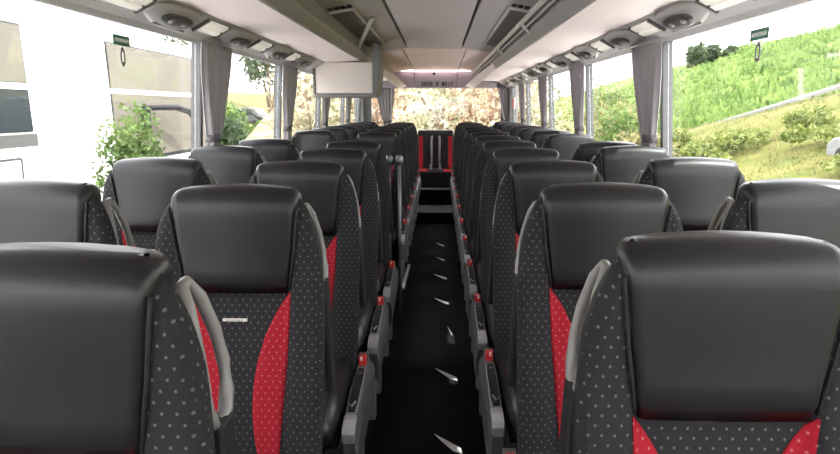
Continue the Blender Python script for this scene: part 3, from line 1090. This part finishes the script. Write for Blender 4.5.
# ------------------------------------------------------------------ outside: plants
def bush(name, label, cat, loc, rx, ry, rz, n, leaf, m, group=None, stem=True, lumps=5, stem_h=None):
    t = thing(name, label, cat, loc, group)
    bm = new()
    rnd = random.Random(hash((round(loc[0], 2), round(loc[1], 2))) & 0xffff)
    blobs = [(Vector((rnd.uniform(-.55, .55) * rx, rnd.uniform(-.55, .55) * ry, rz * rnd.uniform(0.55, 1.5))), rnd.uniform(0.38, 0.62)) for _ in range(lumps)]
    for k in range(n):
        c, f = blobs[k % lumps]
        d = Vector((rnd.gauss(0, 1), rnd.gauss(0, 1), rnd.gauss(0, 1))).normalized() * rnd.uniform(0.55, 1.05)
        p = c + Vector((d.x * rx * f, d.y * ry * f, d.z * rz * f))
        if p.z < 0: p.z = abs(p.z) * 0.4
        u = Vector((rnd.gauss(0, 1), rnd.gauss(0, 1), rnd.gauss(0, 1))).normalized()
        v = u.cross(Vector((rnd.gauss(0, 1), rnd.gauss(0, 1), rnd.gauss(0, 1)))).normalized()
        a = leaf * rnd.uniform(0.6, 1.3)
        vs = [bm.verts.new(p + u * a), bm.verts.new(p + v * a * 0.5), bm.verts.new(p - u * a), bm.verts.new(p - v * a * 0.5)]
        bm.faces.new(vs)
    obj('foliage', bm, m, t)
    if stem:
        bm = new()
        for c, f in blobs[:4]:
            tube(bm, [(c.x * 0.1, c.y * 0.1, stem_h if stem_h is not None else -0.1), (c.x * 0.5, c.y * 0.5, c.z * 0.5), tuple(c)], [0.05 * rz, 0.035 * rz, 0.012 * rz], 6)
        obj('trunk', bm, MT['wood'], t)
    return t

bush('green_shrub', 'tall leafy green shrub between the bus and the white coach', 'shrub', (-2.75, 6.0, -0.2), 0.34, 0.40, 0.95, 6000, 0.03, MT['leaf'], lumps=14, stem_h=-0.95)

# ------------------------------------------------------------------ outside: white coach beside the bus
t = thing('coach', 'white coach parked alongside with tan and dark windows', 'coach', (-4.0, 4.0, GZ))
X0 = -2.5
bm = new()
prof = [(-0.02, 0.35), (0.0, 0.5), (0.0, 2.2), (-0.05, 3.55), (-0.18, 3.68), (-2.3, 3.68), (-2.45, 3.55), (-2.5, 2.2), (-2.5, 0.35)]
ys = [(-7.0, 0), (8.2, 0), (8.45, 0.0)]
loft(bm, [[(x, y, z) for x, z in prof] for y in (-7.0, 8.3)])
obj('body', bm, MT['coachwhite'], t, bevel=0.06)
def cx(z): return 0.0 if z < 2.2 else -0.05 * (z - 2.2) / 1.35
def pane(ya, yb, za, zb, m, name, parent, out=0.012):
    bm = new()
    ring = lambda y: [(cx(za) - 0.01, y, za), (cx(za) + out, y, za), (cx(zb) + out, y, zb), (cx(zb) - 0.01, y, zb)]
    loft(bm, [ring(ya), ring(yb)])
    return obj(name, bm, m, parent)
for ya, yb in ((-3.0, -0.2), (0.2, 2.55), (4.22, 8.05)):
    wn = pane(ya, yb, 2.42 if ya < 4 else 1.95, 3.46, MT['coachdark'], 'window', t)
    pane(ya + 0.02, yb - 0.02, 2.90 if ya < 4 else 2.0, 3.44, MT['coachblind'], 'blind', wn, 0.018)
    pane(ya + 0.0, yb - 0.0, 2.83, 2.89, MT['coachwhite'], 'white_bar', wn, 0.022)
for za, zb, ya, yb in ((2.16, 2.18, -3, 2.3), (1.72, 1.735, -3, 1.9), (1.3, 1.32, -3, 1.9)):
    pane(ya, yb, za, zb, MT['coachgrey'], 'panel_line', t, 0.008)
for y in (1.0, 1.9, 2.3):
    pane(y, y + 0.02, 1.3, 2.17, MT['coachgrey'], 'panel_line', t, 0.008)
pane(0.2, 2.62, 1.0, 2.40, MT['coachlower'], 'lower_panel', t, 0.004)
pane(1.72, 1.84, 2.18, 2.40, MT['coachdark'], 'dark_grille', t, 0.012)
for y in (-5.0, 1.6):
    bm = new()
    tube(bm, [(-0.30, y, 0.5), (0.01, y, 0.5)], 0.5, 28)
    wh = obj('wheel', bm, MT['tyre'], t, smooth=False)
    bm = new(); tube(bm, [(0.0, y, 0.5), (0.03, y, 0.5)], 0.27, 20)
    obj('hub', bm, MT['silver'], wh)
bm = new()
tube(bm, [(-0.02, 5.05, 2.64), (0.16, 5.2, 2.66), (0.26, 5.6, 2.66), (0.30, 6.0, 2.60), (0.31, 6.2, 2.46), (0.31, 6.3, 2.30)], [0.035, 0.04, 0.045, 0.05, 0.045, 0.035], 10)
ma = obj('mirror_arm', bm, MT['dark'], t, smooth=True)
bm = new(); box(bm, 0.0, 0.10, 4.95, 5.10, 2.28, 2.66)
obj('mount', bm, MT['dark'], ma, bevel=0.03)

# ------------------------------------------------------------------ outside: cars
def car(name, label, loc, rz, paint, tall=1.0):
    t = thing(name, label, 'car', loc, None, rz)
    bm = new()
    side = [(-2.1, 0.35), (-2.15, 0.8), (-1.95, 0.95), (-1.55, 1.02), (-1.0, 1.42 * tall), (-0.4, 1.5 * tall), (0.6, 1.46 * tall), (1.15, 1.02), (1.9, 0.92), (2.15, 0.7), (2.15, 0.35)]
    secs = []
    for x, k in ((-0.86, 0.94), (-0.82, 1.0), (0.82, 1.0), (0.86, 0.94)):
        secs.append([(x * (0.84 if z > 1.1 else 1.0), y, z * k) for y, z in side])
    loft(bm, secs)
    obj('body', bm, paint, t, bevel=0.05)
    for s in (-1, 1):
        bm = new()
        loft(bm, [[(s * x, -1.25, 1.06), (s * x, -0.9, 1.36 * tall), (s * x, 0.55, 1.38 * tall), (s * x, 0.98, 1.06)] for x in (0.70, 0.80)])
        obj('side_window', bm, MT['carglass'], t)
        for y in (-1.35, 1.4):
            bm = new(); tube(bm, [(s * 0.66, y, 0.32), (s * 0.88, y, 0.32)], 0.32, 20)
            obj('wheel', bm, MT['tyre'], t)
    for ya, za, yb, zb in ((-1.57, 1.04, -1.02, 1.42 * tall), (1.17, 1.04, 0.66, 1.42 * tall)):
        bm = new()
        sg = -0.03 if ya < 0 else 0.03
        loft(bm, [[(x, ya + sg, za), (x, yb + sg, zb), (x, yb, zb), (x, ya, za)] for x in (-0.66, 0.66)])
        obj('windscreen', bm, MT['carglass'], t)
    return t
car('car', 'dark car parked behind the low bushes beyond the white coach', (-15.8, 55, hL(-15.8, 55)), rad(70), MT['carpaint'], 1.1)
car('car', 'silver car on the road above the yellow grass bank', (14.35, 20.9, hR(14.35, 20.9) + 0.02), rad(8), MT['carpale'])

# ------------------------------------------------------------------ outside: guard rail
t = thing('guard_rail', 'pale metal guard rail crossing the grassy bank below the crop field', 'guard rail', (24.2, 0, 0))
bm = new()
secs = []
ysr = [62 - k * 1.5 for k in range(25)]
for y in ysr:
    z = hR(23.9, y) + 0.85
    secs.append([(-0.04, y, z - 0.17), (0.04, y, z - 0.08), (-0.02, y, z), (0.04, y, z + 0.08), (-0.04, y, z + 0.17), (-0.07, y, z)])
loft(bm, secs)
obj('beam', bm, MT['railmetal'], t)
pb = None
for k in range(0, 25, 2):
    y = ysr[k]
    z = hR(23.9, y)
    bm = new(); box(bm, -0.16, -0.07, y - 0.06, y + 0.06, z - 0.9, z + 0.75)
    obj('post', bm, MT['wood'], t)

# ------------------------------------------------------------------ outside: shrubs and trees
rb = random.Random(3)
n = 0
spots = [(12.6, 19.6), (15.5, 27.0), (17.0, 30.5), (17.5, 26.0), (14.0, 31.5), (13.2, 36.0), (15.6, 23.5), (12.2, 30.0), (12.0, 41.0), (13.4, 45.0), (12.6, 50.0)]
words_ = ['low spreading', 'rounded', 'sprawling', 'low', 'tufted', 'wide', 'small', 'ragged', 'tall', 'bushy', 'squat']
for k, (x, y) in enumerate(spots):
    bush('bank_shrub', '%s green shrub on the yellow grass bank, %s from the bus along the bank' % (words_[k], ORD[k + 1]), 'shrub', (x, y, hR(x, y) - 0.15), rb.uniform(1.0, 1.9), rb.uniform(1.2, 2.2), rb.uniform(0.5, 0.9), 700, 0.14, MT['bankleaf'], 'shrubs on the grass bank', stem=False, lumps=6)
# crop edge: rows of taller leafy plants above the rail
bm = new()
rc_ = random.Random(9)
for k in range(5200):
    y = rc_.uniform(30, 110); x = 25.2 + rc_.uniform(0, 1) ** 1.7 * 14
    z = hR(x, y)
    hgt = rc_.uniform(0.5, 1.5)
    q = rc_.uniform(0, 6.28)
    a = rc_.uniform(0.12, 0.28)
    dx, dy = math.cos(q) * a, math.sin(q) * a
    v = [bm.verts.new((x - dx, y - dy, z)), bm.verts.new((x + dx, y + dy, z)), bm.verts.new((x + dx * 2.2 + 0.1, y + dy * 2.2, z + hgt)), bm.verts.new((x + dx * 0.6, y, z + hgt * 0.9))]
    bm.faces.new(v)
for k in range(9000):
    y = rc_.uniform(36, 165); x = rc_.uniform(38, 73)
    z = hR(x, y)
    hgt = rc_.uniform(0.6, 1.5)
    q = rc_.uniform(0, 6.28); a = rc_.uniform(0.2, 0.5)
    dx, dy = math.cos(q) * a, math.sin(q) * a
    v = [bm.verts.new((x - dx, y - dy, z - 0.2)), bm.verts.new((x + dx, y + dy, z - 0.2)), bm.verts.new((x + dx * 2.2 + 0.1, y + dy * 2.2, z + hgt)), bm.verts.new((x + dx * 0.6, y, z + hgt * 0.9))]
    bm.faces.new(v)
o = obj('crop_plants', bm, MT['cropleaf'])
tag(o, 'leafy green crop plants growing along the foot of the hillside field', 'crop', kind='stuff')
# grass tufts on the bank
bm = new()
for k in range(16000):
    y = rc_.uniform(4, 62); x = rc_.uniform(9, 24)
    z = hR(x, y) - 0.03
    hgt = rc_.uniform(0.06, 0.24)
    q = rc_.uniform(0, 6.28); a = rc_.uniform(0.015, 0.05)
    dx, dy = math.cos(q) * a, math.sin(q) * a
    bm.faces.new([bm.verts.new((x - dx, y - dy, z)), bm.verts.new((x + dx, y + dy, z)), bm.verts.new((x + dx * 3, y + dy * 3 + 0.05, z + hgt))])
o = obj('grass_tufts', bm, MT['leafpale'])
tag(o, 'dry yellow grass tufts on the bank outside the windows', 'grass', kind='stuff')

for k, (x, y, r, h) in enumerate(((55.5, 150, 2.4, 4.4), (59.6, 150, 2.2, 3.2), (63.4, 150, 2.0, 2.2))):
    bush('tree', ['dark tree at the crest of the crop field, nearest the curtain', 'lower dark tree beside the tallest crest tree', 'small dark tree furthest along the crest'][k], 'tree', (x, y, hR(x, y) - 1.5), r, r, h, 1500, 0.6, MT['leafdark'], 'trees on the field crest', lumps=7, stem=True)

# left meadow trees and bushes
for k, (x, y, rx, rz_, m_) in enumerate(((-12.5, 40, 1.6, 0.9, 'leaf'), (-9.8, 27, 1.2, 0.8, 'leaf'), (-8.6, 27.5, 1.1, 0.75, 'leafdark'), (-7.6, 28.5, 1.1, 0.75, 'leaf'), (-6.4, 31, 1.4, 0.9, 'leafdark'))):
    bush('meadow_bush', '%s bush in front of the dark car, %s from the white coach' % (['distant green', 'leafy green', 'dark green', 'rounded green', 'broad dark'][k], ORD[k + 1]), 'bush', (x, y, hL(x, y) + 0.1), rx, rx, rz_ * 1.55, 900, 0.13, MT[m_], 'bushes beyond the coach', stem=False, lumps=6)
for k, (x, y, rx, rz_, zz) in enumerate(((-28, 78, 4, 4.5, 6.5), (-20, 80, 4, 4.2, 6.8), (-11, 84, 4, 4, 6.0))):
    bush('tree', '%s olive tree at the top of the pale meadow' % ['broad', 'spreading', 'slender'][k], 'tree', (x, y, hL(x, y) + zz - 4.2), rx, rx, rz_, 1500, 0.35, MT['leafdark'], 'trees above the meadow', lumps=7, stem_h=-3)
# bushes on the slope behind the bus and to its right
spots = [(-3.2, 17.5, 1.3, 1.6, 'slopepale'), (-1.7, 18.2, 1.2, 1.9, 'slopebrown'), (-0.3, 17.6, 1.3, 1.5, 'slopepale'), (1.2, 18.0, 1.3, 1.9, 'slopebrown'), (2.8, 18.5, 1.4, 1.7, 'slopepale'), (-2.4, 21, 1.6, 2.4, 'slopepale'), (0.2, 22, 1.8, 2.3, 'slopepale'), (2.4, 22, 1.7, 2.5, 'slopebrown'), (-4.6, 22, 1.7, 2.5, 'slopepale')]
desc = ['pale', 'brown twiggy', 'small pale', 'reddish brown', 'wide pale', 'green', 'tall pale', 'tall brown', 'outer pale']
for k, (x, y, rx, rz_, m_) in enumerate(spots):
    bush('slope_bush', '%s bush behind the rear window, %s row of the slope' % (desc[k], 'first' if k < 5 else 'second'), 'bush', (x, y, hB(x, y) + (0.3 if k < 5 else 0.6)), rx, rx, rz_, 900, 0.10, MT[m_], 'bushes behind the rear window', lumps=8, stem_h=-0.5)
spots = [(6.8, 22, 1.2, 1.3, 'leafpale'), (7.6, 27, 1.5, 1.6, 'leaf'), (8.8, 33, 1.8, 1.8, 'leafpale'), (9.8, 40, 2.0, 2.2, 'leaf'), (11.5, 50, 2.6, 2.6, 'leafpale'), (6.0, 36, 1.8, 2.2, 'leafpale'), (14, 62, 3.0, 3.0, 'leafdark')]
for k, (x, y, rx, rz_, m_) in enumerate(spots):
    bush('verge_bush', '%s bush on the verge, %s seen through the rear field side windows' % (['pale', 'green', 'wide pale', 'tall green', 'broad pale', 'tall olive', 'dark far'][k], ORD[k + 1]), 'bush', (x, y, hR(x, y) - 0.1), rx, rx, rz_, 900, 0.14, MT[m_], 'bushes on the verge', stem=False, lumps=7)
